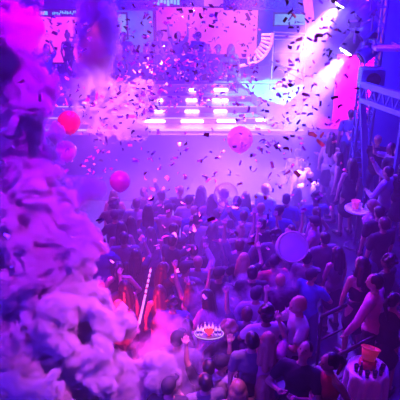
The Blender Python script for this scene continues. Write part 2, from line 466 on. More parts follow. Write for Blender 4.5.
bm = new(); box(bm, ((b.x-a.x)/2, .2, 0), (b.x-a.x, .4, .07)); bev(bm, .01); obj('shelf', bm, M['white'], lg)
bm = new(); tube(bm, (0.05, .9, -.02), (0.05, .3, -.02), .03); tube(bm, (b.x-a.x-.1, .9, -.02), (b.x-a.x-.1, .3, -.02), .03); obj('bracket', bm, M['steel'], lg)
a, b = P(384, -5, 14.2), P(420, 120, 14.2)
bm = new(); box(bm, ((a.x+7.85)/2, 14.2, (1.502+9.98)/2), (7.85-a.x, .15, 8.47)); o = obj('side_panel', bm, M['blue_wall']); tag(o, 'tall blue wall panel behind the lilac ledge', 'wall panel')

# ------------------------------------------------------------------ people
def ik(s, h, hint, l1=.29, l2=.27):
    s, h = Vector(s), Vector(h); d = h-s; L = min(d.length, l1+l2-.005); d.normalize(); h = s+d*L
    a = (l1*l1-l2*l2+L*L)/(2*L); r = math.sqrt(max(0, l1*l1-a*a))
    hint = Vector(hint); n = (hint-d*hint.dot(d)).normalized()
    return s+d*a+n*r, h
POSES = {
    'arms down': (((-.25, .06, .86), (-1, -.4, 0)), ((.25, .06, .86), (1, -.4, 0))),
    'both arms raised': (((-.30, .10, 1.94), (-1, .1, 0)), ((.28, .14, 1.96), (1, .1, 0))),
    'one arm raised': (((-.25, .10, .88), (-1, -.4, 0)), ((.24, .16, 1.95), (1, .1, 0))),
    'holding a phone up': (((-.14, .30, 1.18), (-1, -.2, -.8)), ((.12, .36, 1.72), (.7, 0, -1))),
    'hands in front': (((-.08, .30, 1.2), (-1, -.2, -.6)), ((.10, .30, 1.22), (1, -.2, -.6))),
    'hands on the rail': (((-.30, .40, 1.06), (-1, -.2, 0)), ((.26, .40, 1.06), (1, -.2, 0))),
    'one hand on the rail': (((-.36, .22, .96), (-1, -.3, 0)), ((.24, .10, .86), (1, -.4, 0))),
    'hands on hips': (((-.17, .04, 1.0), (-1, -.5, 0)), ((.17, .04, 1.0), (1, -.5, 0))),
}
HEADC = Vector((0, .012, 1.625))
def build_person(pose='arms down', hair='short', female=False, top='tee', bottom='trousers', skin='skinA', hairm='hair_brown',
                 topm='c_black', botm='denim', pitch=0, yaw=0, lean=(0, 0), stride=0):
    sw = .165 if female else .19
    Rl = Matrix.Rotation(lean[0], 3, 'X') @ Matrix.Rotation(lean[1], 3, 'Y'); piv = Vector((0, 0, .98))
    def U(p): return Rl @ (Vector(p)-piv)+piv
    Rh = Matrix.Rotation(yaw, 3, 'Z') @ Matrix.Rotation(pitch, 3, 'X'); np_ = Vector((0, 0, 1.5))
    def H(p): return U(Rh @ (Vector(p)-np_)+np_)
    RH = Rl @ Rh
    k = .92 if female else 1
    arms = []
    for sgn, (hd, hint) in zip((-1, 1), POSES[pose]):
        s = U((sgn*sw, 0, 1.41)); e, h = ik(s, U(hd) if lean == (0, 0) or 'rail' not in pose else Vector(hd), Rl @ Vector(hint))
        arms.append((s, e, h))
    legs = []
    for sgn in (-1, 1):
        hp = Vector((sgn*.09, 0, .92)); f = stride*sgn
        kn = Vector((sgn*.11, .03+f*.5, .5)); an = Vector((sgn*.13, -.02+f, .09)); toe = an+Vector((sgn*.03, .17, -.045))
        legs.append((hp, kn, an, toe))
    torso = [('e', (0, 0, .95), (.16*(1.05 if female else 1), .12, .13)),
             ('e', U((0, 0, 1.1)), (.135*k, .10, .15), Rl), ('e', U((0, 0, 1.29)), (.17*k, .115*k, .18), Rl),
             ('c', U((-sw+.055, 0, 1.405)), .062*k, U((sw-.055, 0, 1.405)), .062*k)]
    if female: torso += [('e', U((-.07, .09, 1.28)), (.055, .05, .055), Rl), ('e', U((.07, .09, 1.28)), (.055, .05, .055), Rl)]
    P_ = list(torso)
    P_ += [('c', U((0, -.005, 1.42)), .056*k, H((0, .0, 1.55)), .05*k), ('c', U((-.08, -.01, 1.42)), .045, U((0, -.01, 1.47)), .045), ('c', U((.08, -.01, 1.42)), .045, U((0, -.01, 1.47)), .045),
           ('e', H((0, .005, 1.64)), (.076, .096, .105), RH), ('e', H((0, .035, 1.575)), (.055, .066, .062), RH),
           ('c', H((0, .1, 1.64)), .011, H((0, .118, 1.605)), .015),
           ('e', H((-.078, .0, 1.615)), (.014, .022, .033), RH), ('e', H((.078, .0, 1.615)), (.014, .022, .033), RH),
           ('c', H((-.035, .088, 1.662)), .012, H((.035, .088, 1.662)), .012)]
    for s, e, h in arms:
        w = e.lerp(h, .92)
        P_ += [('c', s, .052*k, e, .04*k), ('c', e, .04*k, w, .026*k), ('e', h, (.036, .036, .042))]
    for hp, kn, an, toe in legs:
        P_ += [('c', hp, .088, kn, .056), ('c', kn, .056, an, .038), ('c', an, .04, toe, .028)]
    def extra(bm):
        n0 = len(bm.faces)
        for sgn, (s, e, h) in zip((-1, 1), arms):
            d = (h-e).normalized(); side = d.cross(Vector((0, 0, 1)) if abs(d.z) < .8 else Vector((0, 1, 0))).normalized(); palm = side.cross(d)
            for j, ln in enumerate((.075, .085, .08, .062)):
                b0 = h+side*(-.03+.02*j)+d*.02; m0 = b0+d*ln*.55+palm*.006; t0 = m0+d*ln*.35+palm*.022
                path_tube(bm, [b0, m0, t0], [.0095, .0085, .006], 6)
            b0 = h-side*.03*sgn; path_tube(bm, [b0, b0-side*.025*sgn+d*.03+palm*.01, b0-side*.03*sgn+d*.06+palm*.018], [.011, .01, .007], 6)
        n1 = len(bm.faces)
        for sg in (-1, 1): sph(bm, H((sg*.033, .092, 1.638)), (.012, .007, .007), 1, RH)
        bm.faces.ensure_lookup_table()
        for f in bm.faces[n1:]: f.material_index = 1
        n2 = len(bm.faces)
        sph(bm, H((0, .1, 1.572)), (.024, .008, .008), 1, RH)
        bm.faces.ensure_lookup_table()
        for f in bm.faces[n2:]: f.material_index = 2
    root = link_mesh('person', organic(P_, .0135, 3, .5, extra), [M[skin], M['eye'], M['lip']])
    # shirt
    g = .016
    def fat(q):
        return ('e', q[1], tuple(r+g for r in q[2]), *q[3:]) if q[0] == 'e' else ('c', q[1], q[2]+g, q[3], q[4]+g)
    T = [fat(q) for q in torso]
    if top in ('tee', 'long'):
        for s, e, h in arms:
            if top == 'tee': T += [('c', s, .052+g+.006, s.lerp(e, .62), .05+g)]
            else: T += [('c', s, .055+g, e, .044+g), ('c', e, .044+g, e.lerp(h, .85), .03+g)]
        T += [('c', (0, 0, 1.0), .13, (0, 0, .93), .15)]
    if top == 'tank':
        T = [fat(q) for q in torso if not (q[0] == 'c' and len(q) == 5)]
    if top == 'band':
        T = [('c', U((-.07, .02, 1.24)), .115, U((.07, .02, 1.24)), .115), ('e', U((0, 0, 1.12)), (.145, .115, .14), Rl)]
    link_mesh('top', organic(T, .016, 4, .5), M[topm], root)
    if bottom == 'trousers':
        Q = [('e', (0, 0, .95), (.175, .135, .125))]
        for hp, kn, an, toe in legs: Q += [('c', hp, .1, kn, .07), ('c', kn, .07, an, .06)]
    elif bottom == 'shorts':
        Q = [('e', (0, 0, .95), (.175, .135, .125))]
        for hp, kn, an, toe in legs: Q += [('c', hp, .105, hp.lerp(kn, .75), .085)]
    else:
        Q = [('e', (0, 0, .97), (.165, .13, .1)), ('c', (0, 0, .93), .14, (0, .0, .62), .2)]
    link_mesh('skirt' if bottom == 'skirt' else bottom, organic(Q, .016, 3, .5), M[botm], root)
    for hp, kn, an, toe in legs:
        link_mesh('shoe', organic([('c', an+Vector((0, -.03, -.03)), .048, toe, .042), ('c', an+Vector((0, -.03, 0)), .046, an, .05)], .016, 2), M['shoe'], root)
    if hair != 'bald':
        C = H((0, -.018, 1.655))
        Q = [('e', C, (.088, .1, .098), RH), ('e', H((0, -.045, 1.61)), (.08, .065, .08), RH)]
        if hair == 'long':
            Q += [('c', H((-.05, -.06, 1.6)), .06, U((-.07, -.10, 1.36)), .05), ('c', H((.05, -.06, 1.6)), .06, U((.07, -.10, 1.36)), .05), ('c', H((0, -.07, 1.6)), .06, U((0, -.12, 1.28)), .05),
                  ('c', H((-.075, .0, 1.64)), .03, U((-.10, .0, 1.42)), .03), ('c', H((.075, .0, 1.64)), .03, U((.10, .0, 1.42)), .03)]
        if hair == 'bun': Q += [('e', H((0, -.06, 1.77)), (.05, .05, .045), RH)]
        if hair == 'ponytail': Q += [('c', H((0, -.11, 1.68)), .035, H((0, -.16, 1.60)), .035), ('c', H((0, -.16, 1.60)), .035, U((0, -.16, 1.38)), .02)]
        if hair == 'curly':
            r_ = random.Random(5)
            for i in range(26):
                a, b = r_.uniform(0, 2*PI), r_.uniform(-.2, 1.4)
                v = Vector((math.cos(a)*math.cos(b)*.09, math.sin(a)*math.cos(b)*.10-.03, math.sin(b)*.1+.015))
                if v.y > .06 and v.z < .05: continue
                Q.append(('e', H(Vector((0, 0, 1.65))+v), (.034, .034, .034)))
        if hair == 'cap':
            hm = link_mesh('cap', organic([('e', H((0, -.005, 1.665)), (.09, .108, .095), RH), ('e', H((0, .12, 1.685)), (.07, .075, .012), RH)], .012, 2), M['c_black'], root)
            Q = [('e', H((0, -.04, 1.62)), (.082, .068, .07), RH)]
        link_mesh('hair', organic(Q, .012, 3, .6), M[hairm], root)
    root['_head'] = list(H((0, 0, 1.63)))
    return root

CLO = {'c_black': 'black', 'c_white': 'white', 'c_grey': 'grey', 'c_red': 'red', 'c_pink': 'pink', 'c_blue': 'blue'}
HR = {'short': 'short-haired', 'long': 'long-haired', 'bun': 'bun-haired', 'ponytail': 'pony-tailed', 'curly': 'curly-haired', 'cap': 'cap-wearing', 'bald': 'bald'}
SPECS = {
    'a': dict(pose='arms down', hair='short', hairm='hair_black'),
    'b': dict(pose='arms down', hair='long', female=True, top='tank', bottom='skirt', topm='c_white', botm='c_black', skin='skinA'),
    'c': dict(pose='both arms raised', hair='short', top='tee', topm='c_white', hairm='hair_brown'),
    'd': dict(pose='both arms raised', hair='long', female=True, top='band', bottom='shorts', topm='c_pink', botm='denim'),
    'e': dict(pose='holding a phone up', hair='short', top='long', topm='c_grey', skin='skinB', hairm='hair_black', stride=.06),
    'f': dict(pose='hands in front', hair='curly', top='tee', topm='c_blue', skin='skinC', hairm='hair_black'),
    'g': dict(pose='one arm raised', hair='bun', female=True, top='tank', bottom='trousers', topm='c_black', skin='skinA', hairm='hair_blond', yaw=.4),
    'h': dict(pose='hands in front', hair='cap', top='tee', topm='c_white', skin='skinB', yaw=-.4, stride=.05),
    'i': dict(pose='hands on hips', hair='ponytail', female=True, top='tank', bottom='skirt', topm='c_red', botm='c_black', hairm='hair_brown', yaw=-.5),
    'j': dict(pose='holding a phone up', hair='long', female=True, top='tee', topm='c_grey', hairm='hair_blond', lean=(-.06, .05)),
}
def copy_tree(o, parent=None):
    c = o.copy(); COL.objects.link(c)
    if parent: c.parent = parent
    for ch in [x for x in bpy.data.objects if x.parent == o]: copy_tree(ch, c)
    return c
KIDS = {}
PROTO, USED = {}, {}
def recolour(o, mat):
    o.material_slots[0].link = 'OBJECT'; o.material_slots[0].material = mat
def spawn(key, loc, rz, s=1.0, topm=None, hairm=None):
    if key not in PROTO:
        PROTO[key] = build_person(**SPECS[key]); KIDS[key] = [x for x in bpy.data.objects if x.parent == PROTO[key]]; USED[key] = False
    if not USED[key]:
        r = PROTO[key]; USED[key] = True; kids = KIDS[key]
    else:
        r = PROTO[key].copy(); COL.objects.link(r); kids = []
        for ch in KIDS[key]:
            c = ch.copy(); COL.objects.link(c); c.parent = r; kids.append(c)
    r.location = loc; r.rotation_euler = (0, 0, rz); r.scale = (s, s, s)
    for c in kids:
        if c.name.startswith('top') and topm: recolour(c, M[topm])
        if c.name.startswith('hair') and hairm: recolour(c, M[hairm])
    return r
PLACED = []
def head_to_foot(px, py, key, rz, s):
    if key not in PROTO:
        PROTO[key] = build_person(**SPECS[key]); KIDS[key] = [x for x in bpy.data.objects if x.parent == PROTO[key]]; USED[key] = False
    hd = Vector(PROTO[key]['_head'])*s
    hd = Matrix.Rotation(rz, 3, 'Z') @ hd
    return hd
def put(px, py, key, rz, s, label, fz=None, group=None, topm=None, hairm=None, Y=None, clear=.42):
    hd = head_to_foot(px, py, key, rz, s)
    if Y is not None:
        f = P(px, py, Y)-hd; f.y = Y; z = stage_z(f.x, Y) if fz is None else fz
        f.z = z+.002
    else:
        z = 0
        if fz is None:
            for px in sorted([px+1.5*k_ for k_ in range(-30, 31)], key=lambda q_: abs(q_-px)):       # nudged sideways off the platform's edge if need be
                ok = [z for z in (1.5, 1.0, .6, .5, 0.0) if floor_z(*(G(px, py, z+hd.z)-hd)[:2]) == z]
                if ok: z = ok[0]; f = G(px, py, z+hd.z)-hd; break
            else: z = 0.0; f = G(px, py, hd.z)-hd
        else: z = fz; f = G(px, py, z+hd.z)-hd
        f.z = z+.002
    r = spawn(key, f, rz, s, topm, hairm)
    tag(r, label, 'person', group)
    PLACED.append((f.x, f.y, clear)); return r
DG = 'people crowding the dance floor'
SG = 'dancers on the stage'
# special single figures
SPECS['rail_man'] = dict(pose='one hand on the rail', hair='short', top='long', topm='c_pink', botm='c_black', hairm='hair_black', skin='skinA', lean=(-.08, 0), yaw=.25)
SPECS['bare_woman'] = dict(pose='arms down', hair='long', female=True, top='band', bottom='skirt', topm='c_black', botm='c_black', hairm='hair_black', skin='skinA', yaw=.3)
SPECS['blond_man'] = dict(pose='hands in front', hair='short', top='tee', topm='c_white', botm='c_black', hairm='hair_blond', skin='skinA', pitch=-.2)
SPECS['leaning_man'] = dict(pose='hands in front', hair='short', top='tee', topm='c_black', botm='c_black', hairm='hair_black', skin='skinA', lean=(.2, 0), pitch=.45)
SPECS['carrier'] = dict(pose='both arms raised', hair='short', top='tee', topm='c_black', botm='c_black', hairm='hair_black', skin='skinB')
put(298, 305, 'blond_man', 1.75, 1.08, 'blond man in white T-shirt standing where the slanted rails end')
put(305, 351, 'leaning_man', 2.6, 1.05, 'man in black leaning back with upturned face by the rail end')
put(375, 282, 'rail_man', .95, 1.1, 'man in pink long-sleeved shirt with one hand on the slanted rail')
put(362, 264, 'bare_woman', .35, 1.05, 'dark-haired woman with bare shoulders behind the man at the rail')
put(330, 362, 'i', 2.2, 1.05, 'dark-haired person in red top left of the table with red bucket', hairm='hair_black')
put(280, 384, 'j', .5, 1.05, 'long-haired person at the bottom edge left of the man leaning back')
put(238, 388, 'b', .1, 1.08, 'blond long-haired person at the bottom edge, nearest the middle', hairm='hair_blond')
put(252, 340, 'a', .2, 1.02, 'short-haired person right of the man in pale shirt, dark top', topm='c_grey')
put(268, 340, 'j', -.1, 1.02, 'long-haired person just left of the blond man in white T-shirt', topm='c_pink')
put(260, 372, 'b', -.2, 1.05, 'long-haired person in front of the two at the lower middle', hairm='hair_brown', topm='c_black')
put(222, 363, 'h', -.7, 1.05, 'person in white T-shirt and cap below the glowing tray')
put(205, 382, 'a', .3, 1.05, 'dark short-haired person at the bottom left of the cap wearer')
put(388, 172, 'e', .9, 1.0, 'person in white long sleeves at the right edge beside the bucket table', topm='c_white')
put(379, 212, 'a', .4, 1.05, 'dark-haired person in black below the one in white long sleeves', topm='c_black')
put(315, 222, 'h', 1.2, 1.05, 'person in pink shirt with cap leaning right of the pale drum', topm='c_pink')
put(325, 238, 'a', .3, 1.05, 'person in black with back turned right of the pale drum')
put(240, 245, 'c', -.3, 1.05, 'person in pale shirt with both arms out in hazy middle', topm='c_grey')
put(291, 230, 'd', .2, .95, 'person with raised arms behind the pale round drum', topm='c_grey')
put(144, 192, 'e', -.3, 1.0, 'tall dark person holding a phone right of the magenta balloon', topm='c_black')
put(124, 238, 'a', .1, 1.08, 'broad person in black seen from behind beside the pink smoke')
put(131, 222, 'b', .1, 1.0, 'long-haired dark person behind the broad one in black', topm='c_black', hairm='hair_black')
put(113, 204, 'f', .3, 1.0, 'curly dark person at the edge of the smoke, left of the others', topm='c_black')
put(394, 300, 'i', -.6, 1.0, 'person cut by the right edge behind the man at the rail', topm='c_black', hairm='hair_black')
put(388, 262, 'f', .8, 1.0, 'curly-haired person at the right edge above the man at the rail', topm='c_black')

# people on the stage
stage_people = [
    (68, 42, 'g', 18.15, -.3, 'c_black', 'dark silhouetted woman before the hot pink left screen'),
    (47, 56, 'j', 17.4, .2, 'c_blue', 'blue person lower down left of the silhouetted woman'),
    (124, 42, 'a', 18.1, 3.0, 'c_blue', 'blue person in front of the blue screen, left of the others'),
    (160, 40, 'f', 18.1, 3.3, 'c_blue', 'curly-haired blue person at the left edge of the big screen'),
    (178, 36, 'c', 18.15, 3.1, 'c_blue', 'blue person with both arms raised before the big screen'),
    (198, 40, 'h', 18.1, 2.6, 'c_blue', 'cap-wearing blue person right of the one with raised arms'),
    (207, 54, 'b', 17.4, 3.2, 'c_blue', 'long-haired blue person below the cap wearer'),
    (218, 57, 'a', 17.3, 2.9, 'c_blue', 'rightmost short-haired blue person before the big screen'),
    (133, 62, 'e', 17.3, 3.3, 'c_blue', 'person holding a phone below the blue screen'),
    (147, 58, 'j', 17.45, 3.0, 'c_blue', 'long-haired person with a phone up under the blue screen edge'),
    (170, 60, 'g', 17.35, 3.0, 'c_blue', 'bun-haired person with one arm raised left below the arms-raised one'),
    (186, 60, 'f', 17.4, 3.0, 'c_blue', 'curly-haired person beneath the middle of the big screen'),
    (120, 60, 'b', 17.3, .1, 'c_blue', 'long-haired person beside the smoke column, leftmost in the lower row'),
    (158, 60, 'i', 17.3, 3.1, 'c_blue', 'pony-tailed person in the lower row with hands on hips'),
    (196, 60, 'h', 17.3, 3.0, 'c_blue', 'cap-wearing person in the lower row'),
    (231, 60, 'b', 17.4, 3.4, 'c_blue', 'long-haired person at the right end of the lower row'),
    (352, 104, 'a', 14.9, .2, 'c_blue', 'left one of three before the hot pink partition'),
    (362, 104, 'h', 14.9, -.2, 'c_blue', 'middle one of three before the hot pink partition'),
    (371, 108, 'j', 14.9, .1, 'c_black', 'right one of three before the hot pink partition'),
]
for (px, py, k, Y, rz, tm, lab) in stage_people:
    fz = None
    if px > 340: fz = P(px, py, Y).z-1.63
    if px > 340:
        put(px, py, k, rz, 1.0, lab, 1.002, 'people before the pink partition', topm=tm, Y=14.45)
        continue
    put(px, py, k, rz, 1.0, lab, None, SG, topm=tm, Y=Y)

# the crowd
def zone(px, py):
    if py > 300: return 'in the front rows at the bottom' if px > 260 else 'in the smoke at the bottom'
    if px > 335: return 'on the right seating steps' if py < 215 else 'near the right edge'
    if px < 175: return 'left beside the smoke'
    if px < 260: return 'in the hazy middle' if py > 215 else 'near the stage front'
    return 'around the pale drum' if py > 215 else 'right of the beam'
keys = list('abcdefghij'); wts = [5, 4, .2, .12, 1.5, 3, .35, 3, 2, 2.5]
crowd = []
rc = random.Random(21)
tries = 0
while tries < 16000 and len(crowd) < 235:
    tries += 1
    y = rc.uniform(5.2, 14.55); x = rc.uniform(-4.2, 7.2)
    z = floor_z(x, y)
    px, py, d = proj((x, y, z+1.62))
    if px < 92 or px > 408 or py > 412 or py < 108: continue
    if y > 12.0 and x < 2.4: continue
    if px > 338 and py > 262: continue
    if px > 274 and py > 306: continue
    if 312 < px < 348 and py > 258: continue
    if 278 < px < 318 and 285 < py < 306: continue
    if py > 300 and px < 165: continue
    if py < 240 and px < 108: continue
    if abs(x-tw.x) < .5 and abs(y-13.2) < .5: continue
    u, w = to_uw(x, y)
    if u > 4.5 and y < 8.9 and (abs(w-4.32) < .3 or abs(w-5.09) < .3): continue
    if u > 4.9 and y < 8.9 and w < 5.1 and rc.random() < .75: continue
    if any(abs(x-e) < .28 for e in (2.8, 3.6, 4.5)) and y > 8.7: continue
    if abs(y-8.9) < .3 and x > 2.4: continue
    if abs(w-5.2) < .25 and u > 4.2 and y < 9.2: continue
    if abs(u-3.95) < .25 and w < 5.4: continue
    rad = .44 if y < 12 else .5
    if any((x-a)**2+(y-b)**2 < max(rad, c)**2 for a, b, c in PLACED): continue
    # tables and held things keep their own space
    if any((x-a)**2+(y-b)**2 < .6**2 for a, b in [(2.05, 5.75), (3.16, 11.2)]): continue
    k = rc.choices(keys, wts)[0]
    tm = rc.choices(['c_black', 'c_white', 'c_grey', 'c_red', 'c_pink', 'c_blue'], [5, 2, 3, .4, .9, 2])[0]
    hm = rc.choices(['hair_black', 'hair_brown', 'hair_blond'], [4, 3, 2])[0]
    rz = rc.gauss(0, .45) if x < 3 else rc.gauss(.9, .8)
    r = spawn(k, (x, y, z+.002), rz, rc.uniform(.97, 1.08), tm, hm)
    PLACED.append((x, y, rad)); crowd.append((px, py, k, tm, hm, r))
groups = {}
for px, py, k, tm, hm, r in crowd:
    sp_ = SPECS[k]
    hc = {'hair_black': 'black', 'hair_brown': 'brown', 'hair_blond': 'blond'}[hm]
    lab = '%s %s person, %s top, %s, %s' % (hc, HR[sp_['hair']].replace('-haired', '-haired'), CLO[tm], sp_['pose'], zone(px, py))
    if sp_['hair'] == 'cap': lab = '%s person, %s top, %s, %s' % (HR['cap'], CLO[tm], sp_['pose'], zone(px, py))
    groups.setdefault(lab, []).append((px, r))
for lab, L in groups.items():
    L.sort(key=lambda t: t[0])
    names = {1: [''], 2: ['left of two', 'right of two'], 3: ['leftmost', 'middle', 'rightmost']}
    for i, (px, r) in enumerate(L):
        n_ = names[len(L)][i] if len(L) in names else ['leftmost', 'second from left', 'third from left', 'fourth from left', 'fifth from left', 'sixth from left', 'seventh from left', 'eighth from left', 'ninth from left'][min(i, 8)]
        tag(r, lab+((', '+n_) if n_ else ''), 'person', DG)
for o in bpy.data.objects:
    if '_head' in o: del o['_head']
print('crowd', len(crowd))

# ------------------------------------------------------------------ rails, tables
def rail(w, u0, u1, label):
    a = Vector((*uw(u0, w), .602)); e = empty('hand_rail', a); tag(e, label, 'railing', None)
    b = Vector((*uw(u1, w), .602)); d = b-a
    bm = new(); tube(bm, (0, 0, 1.0), d+Vector((0, 0, 1.0)), .03); obj('top_rail', bm, M['black'], e, smooth=True)
    bm = new(); tube(bm, (0, 0, .55), d+Vector((0, 0, .55)), .018); obj('middle_rail', bm, M['black'], e, smooth=True)
    n = max(2, int(d.length/1.0)+1)
    for i in range(n):
        p = d*(i/(n-1)); bm = new(); tube(bm, p, p+Vector((0, 0, 1.0)), .022); tube(bm, p, p+Vector((0, 0, .012)), .06); obj('post', bm, M['black'], e)
rail(4.32, 4.93, 7.4, 'black slanted rail in front of the man in the pink shirt')
rail(5.09, 5.72, 6.6, 'black slanted rail behind the bare-shouldered woman')

def table(c, fz, r, h, lab, cl_lab, cloth=True):
    e = empty('cocktail_table', (c[0], c[1], fz+.002)); tag(e, lab, 'table')
    bm = new(); lathe(bm, [(r, h-.03), (r+.005, h-.015), (r, h)], 32); obj('tabletop', bm, M['white'] if not cloth else M['black'], e)
    bm = new(); tube(bm, (0, 0, .02), (0, 0, h-.03), .03); obj('pole', bm, M['steel'], e)
    bm = new(); lathe(bm, [(.22, 0), (.22, .02), (.05, .04)], 24); obj('base', bm, M['steel'], e)
    if cloth:
        bm = new()
        wob = lambda a, k: 1+(.05*k*math.sin(a*9)*.5 if k > 2 else 0)
        lathe(bm, [(.02, h+.012), (r*.96, h+.012), (r+.012, h+.004), (r+.02, h-.06), (r+.03, h-.35), (r+.04, .05)], 72, Matrix(), wob)
        o = obj('tablecloth', bm, M['white'], None, (c[0], c[1], fz), smooth=True); tag(o, cl_lab, 'tablecloth')
    return fz+h+.016
def bucket(loc, r, h, m, label, tilt=0, tz=0):
    e = empty('ice_bucket', loc); tag(e, label, 'bucket'); e.rotation_euler = (tilt, tz, 0)
    bm = new(); lathe(bm, [(.02, .002), (r*.72, .0), (r, h), (r*.95, h), (r*.68, .02), (.02, .02)], 28); obj('pail', bm, m, e, smooth=True)
    bm = new()
    for i in range(28):
        a0, a1 = 2*PI*i/28, 2*PI*(i+1)/28
        tube(bm, (r*1.01*math.cos(a0), r*1.01*math.sin(a0), h), (r*1.01*math.cos(a1), r*1.01*math.sin(a1), h), .009, seg=6)
    obj('rim', bm, m, e, smooth=True)
    return e
red_pl = principled('red_plastic', (.75, .05, .08), .3, emit=(1, .05, .1), es=.12)
pink_gl = principled('pink_glow', (.85, .1, .3), .3, emit=(1, .06, .3), es=.35)
tc_ = G(368, 367, .6+.92)
tz_ = table(tc_, .6, .26, .9, 'round cocktail table under a white cloth behind the red bucket', 'white cloth hanging over the round table with the red bucket')
bucket((tc_.x+.0, tc_.y+.04, tz_+.1), .125, .16, red_pl, 'red ice bucket with glowing rim tipped on the white table', -.35, .25)
bb = new(); lathe(bb, [(.12, 0), (.12, .07), (.10, .1), (.02, .1)], 20)
tag(obj('bucket_stand', bb, M['c_red'], None, (tc_.x, tc_.y+.04, tz_), smooth=True), 'dark red stand under the tipped bucket', 'stand')
glassm = principled('dark_glass', (.03, .015, .05), .1, spec=.8)
def bottle(loc, s, m, label, cat='bottle', group=None):
    e = empty('bottle', loc); tag(e, label, cat, group)
    bm = new(); lathe(bm, [(.01, 0), (.036*s, 0), (.038*s, .01), (.038*s, .17*s), (.03*s, .2*s), (.014*s, .23*s), (.013*s, .29*s)], 16); obj('glass_body', bm, m, e, smooth=True)
    bm = new(); lathe(bm, [(.016*s, .285*s), (.016*s, .31*s), (.005, .312*s)], 12); obj('cap', bm, M['c_white'], e)
    bm = new(); lathe(bm, [(.039*s, .06*s), (.039*s, .14*s)], 16); obj('paper_band', bm, M['c_grey'], e)
    return e
def tumbler(loc, m, label, group):
    e = empty('drinking_glass', loc); tag(e, label, 'glass', group)
    bm = new(); lathe(bm, [(.01, 0), (.028, 0), (.034, .1), (.031, .1), (.025, .01), (.01, .01)], 16); obj('glass_wall', bm, m, e, smooth=True)
    bm = new(); lathe(bm, [(.006, .011), (.024, .012), (.028, .06), (.005, .061)], 14); obj('drink', bm, M['c_red'], e)
for i, (a, rr_) in enumerate(((3.5, .19), (3.95, .2), (4.4, .2), (4.9, .2), (5.4, .2), (5.9, .19))):
    loc = (tc_.x+rr_*math.cos(a), tc_.y+rr_*math.sin(a), tz_)
    if i in (1, 4): bottle(loc, .7, glassm, ('small dark bottle at the front left of the red bucket', 'small dark bottle at the front right of the red bucket')[i == 4], group='drinks around the red bucket')
    else: tumbler(loc, glassm, ['leftmost dark glass on the white table', '', 'dark glass left of centre on the white table', 'dark glass right of centre on the white table', '', 'rightmost dark glass on the white table'][i], 'drinks around the red bucket')
tc2 = G(359, 207, .5+.95); f2 = floor_z(tc2.x, tc2.y)
tc2 = G(359, 207, f2+.95)
tz2 = table(tc2, f2, .3, .92, 'round white cocktail table on the seating step with pink bucket', '', False)
tz2 -= .014
bucket((tc2.x-.08, tc2.y, tz2), .09, .17, pink_gl, 'glowing pink ice bucket on the round white table')
bottle((tc2.x+.1, tc2.y+.03, tz2), .8, glassm, 'dark bottle right of the glowing pink bucket')

# glowing bottle tray carried over the heads
tr = G(209, 331, 2.12)
cr_ = spawn('carrier', (tr.x+.0, tr.y-.12, .002), 0, 1.0); tag(cr_, 'dark person holding the glowing bottle tray overhead', 'person')
tray = empty('bottle_tray', (tr.x, tr.y, 2.05)); tray.scale = (.48, .55, .6); tag(tray, 'oval tray with glowing red centre carried above the crowd', 'tray')
bm = new(); lathe(bm, [(.02, 0), (.36, 0), (.4, .05), (.38, .05), (.34, .015), (.02, .015)], 32, Matrix.Diagonal((1, .55, 1, 1))); obj('dish', bm, M['steel'], tray, smooth=True)
bm = new()
for i in range(32):
    a0, a1 = 2*PI*i/32, 2*PI*(i+1)/32
    tube(bm, (.4*math.cos(a0), .22*math.sin(a0), .05), (.4*math.cos(a1), .22*math.sin(a1), .05), .011, seg=6)
obj('light_rim', bm, emitter('rim_glow', (.8, .45, 1), 1.0), tray)
bm = new(); sph(bm, (-.045, 0, .12), (.075, .05, .07)); sph(bm, (.045, 0, .12), (.075, .05, .07)); tube(bm, (0, 0, .11), (0, 0, .016), .1, .03); obj('red_heart_lamp', bm, emitter('red_lamp', (1, .03, .12), 1.9), tray, smooth=True)
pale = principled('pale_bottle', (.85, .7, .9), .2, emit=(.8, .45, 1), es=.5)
for i, (x, lab) in enumerate(((-.3, 'outer left'), (-.21, 'inner left'), (.19, 'inner right'), (.29, 'outer right'))):
    bottle((tr.x+x*.48, tr.y, 2.06), .5, pale, 'pale glowing bottle, %s of the four on the oval tray' % lab, group='bottles on the tray')
for i in range(3):
    bottle((tr.x-.05+.05*i, tr.y+.05, 2.06), .5, pale, 'small pale bottle behind the red glow, %s' % ('left', 'middle', 'right')[i], group='bottles on the tray')

# silver wand and glow sticks
def stick(a, b, r, parts, label, name='light_wand'):
    a, b = Vector(a), Vector(b); e = empty(name, a); tag(e, label, 'light stick'); d = b-a
    for (t0, t1, m, nm, k) in parts:
        bm = new(); tube(bm, d*t0, d*t1, r*k, seg=10); obj(nm, bm, m, e)
    return e
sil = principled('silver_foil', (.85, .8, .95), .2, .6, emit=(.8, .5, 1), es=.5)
parts = [(0, .14, M['black'], 'grip', 1.1), (.14, .52, sil, 'shaft', 1)]
for i in range(6): parts.append((.53+i*.08, .58+i*.08, sil, 'silver_band', 1.05)); parts.append((.58+i*.08, .61+i*.08, M['c_red'], 'red_band', .8))
stick(G(137, 334, 1.35), G(151, 268, 2.0), .018, parts, 'long thin silver banded wand slanting up beside the red glow')
rs = emitter('red_stick', (1, .03, .1), 1.6)
stick(P(143, 268, 9.4), P(144, 258, 9.4), .022, [(0, .2, M['black'], 'grip', .9), (.2, 1, rs, 'glowing_tube', 1)], 'short upright glowing red stick above the silver wand', 'glow_stick')
stick(P(139, 241, 9.9), P(143, 236, 9.9), .04, [(0, .2, M['black'], 'grip', .5), (.2, 1, pink_gl, 'glowing_tube', 1)], 'small glowing pink stick among dark heads', 'glow_stick')
stick(P(194, 238, 10.5), P(197, 230, 10.5), .035, [(0, .3, M['black'], 'grip', .5), (.3, 1, pink_gl, 'glowing_tube', 1)], 'pink glow stick in the hazy middle of the crowd', 'glow_stick')

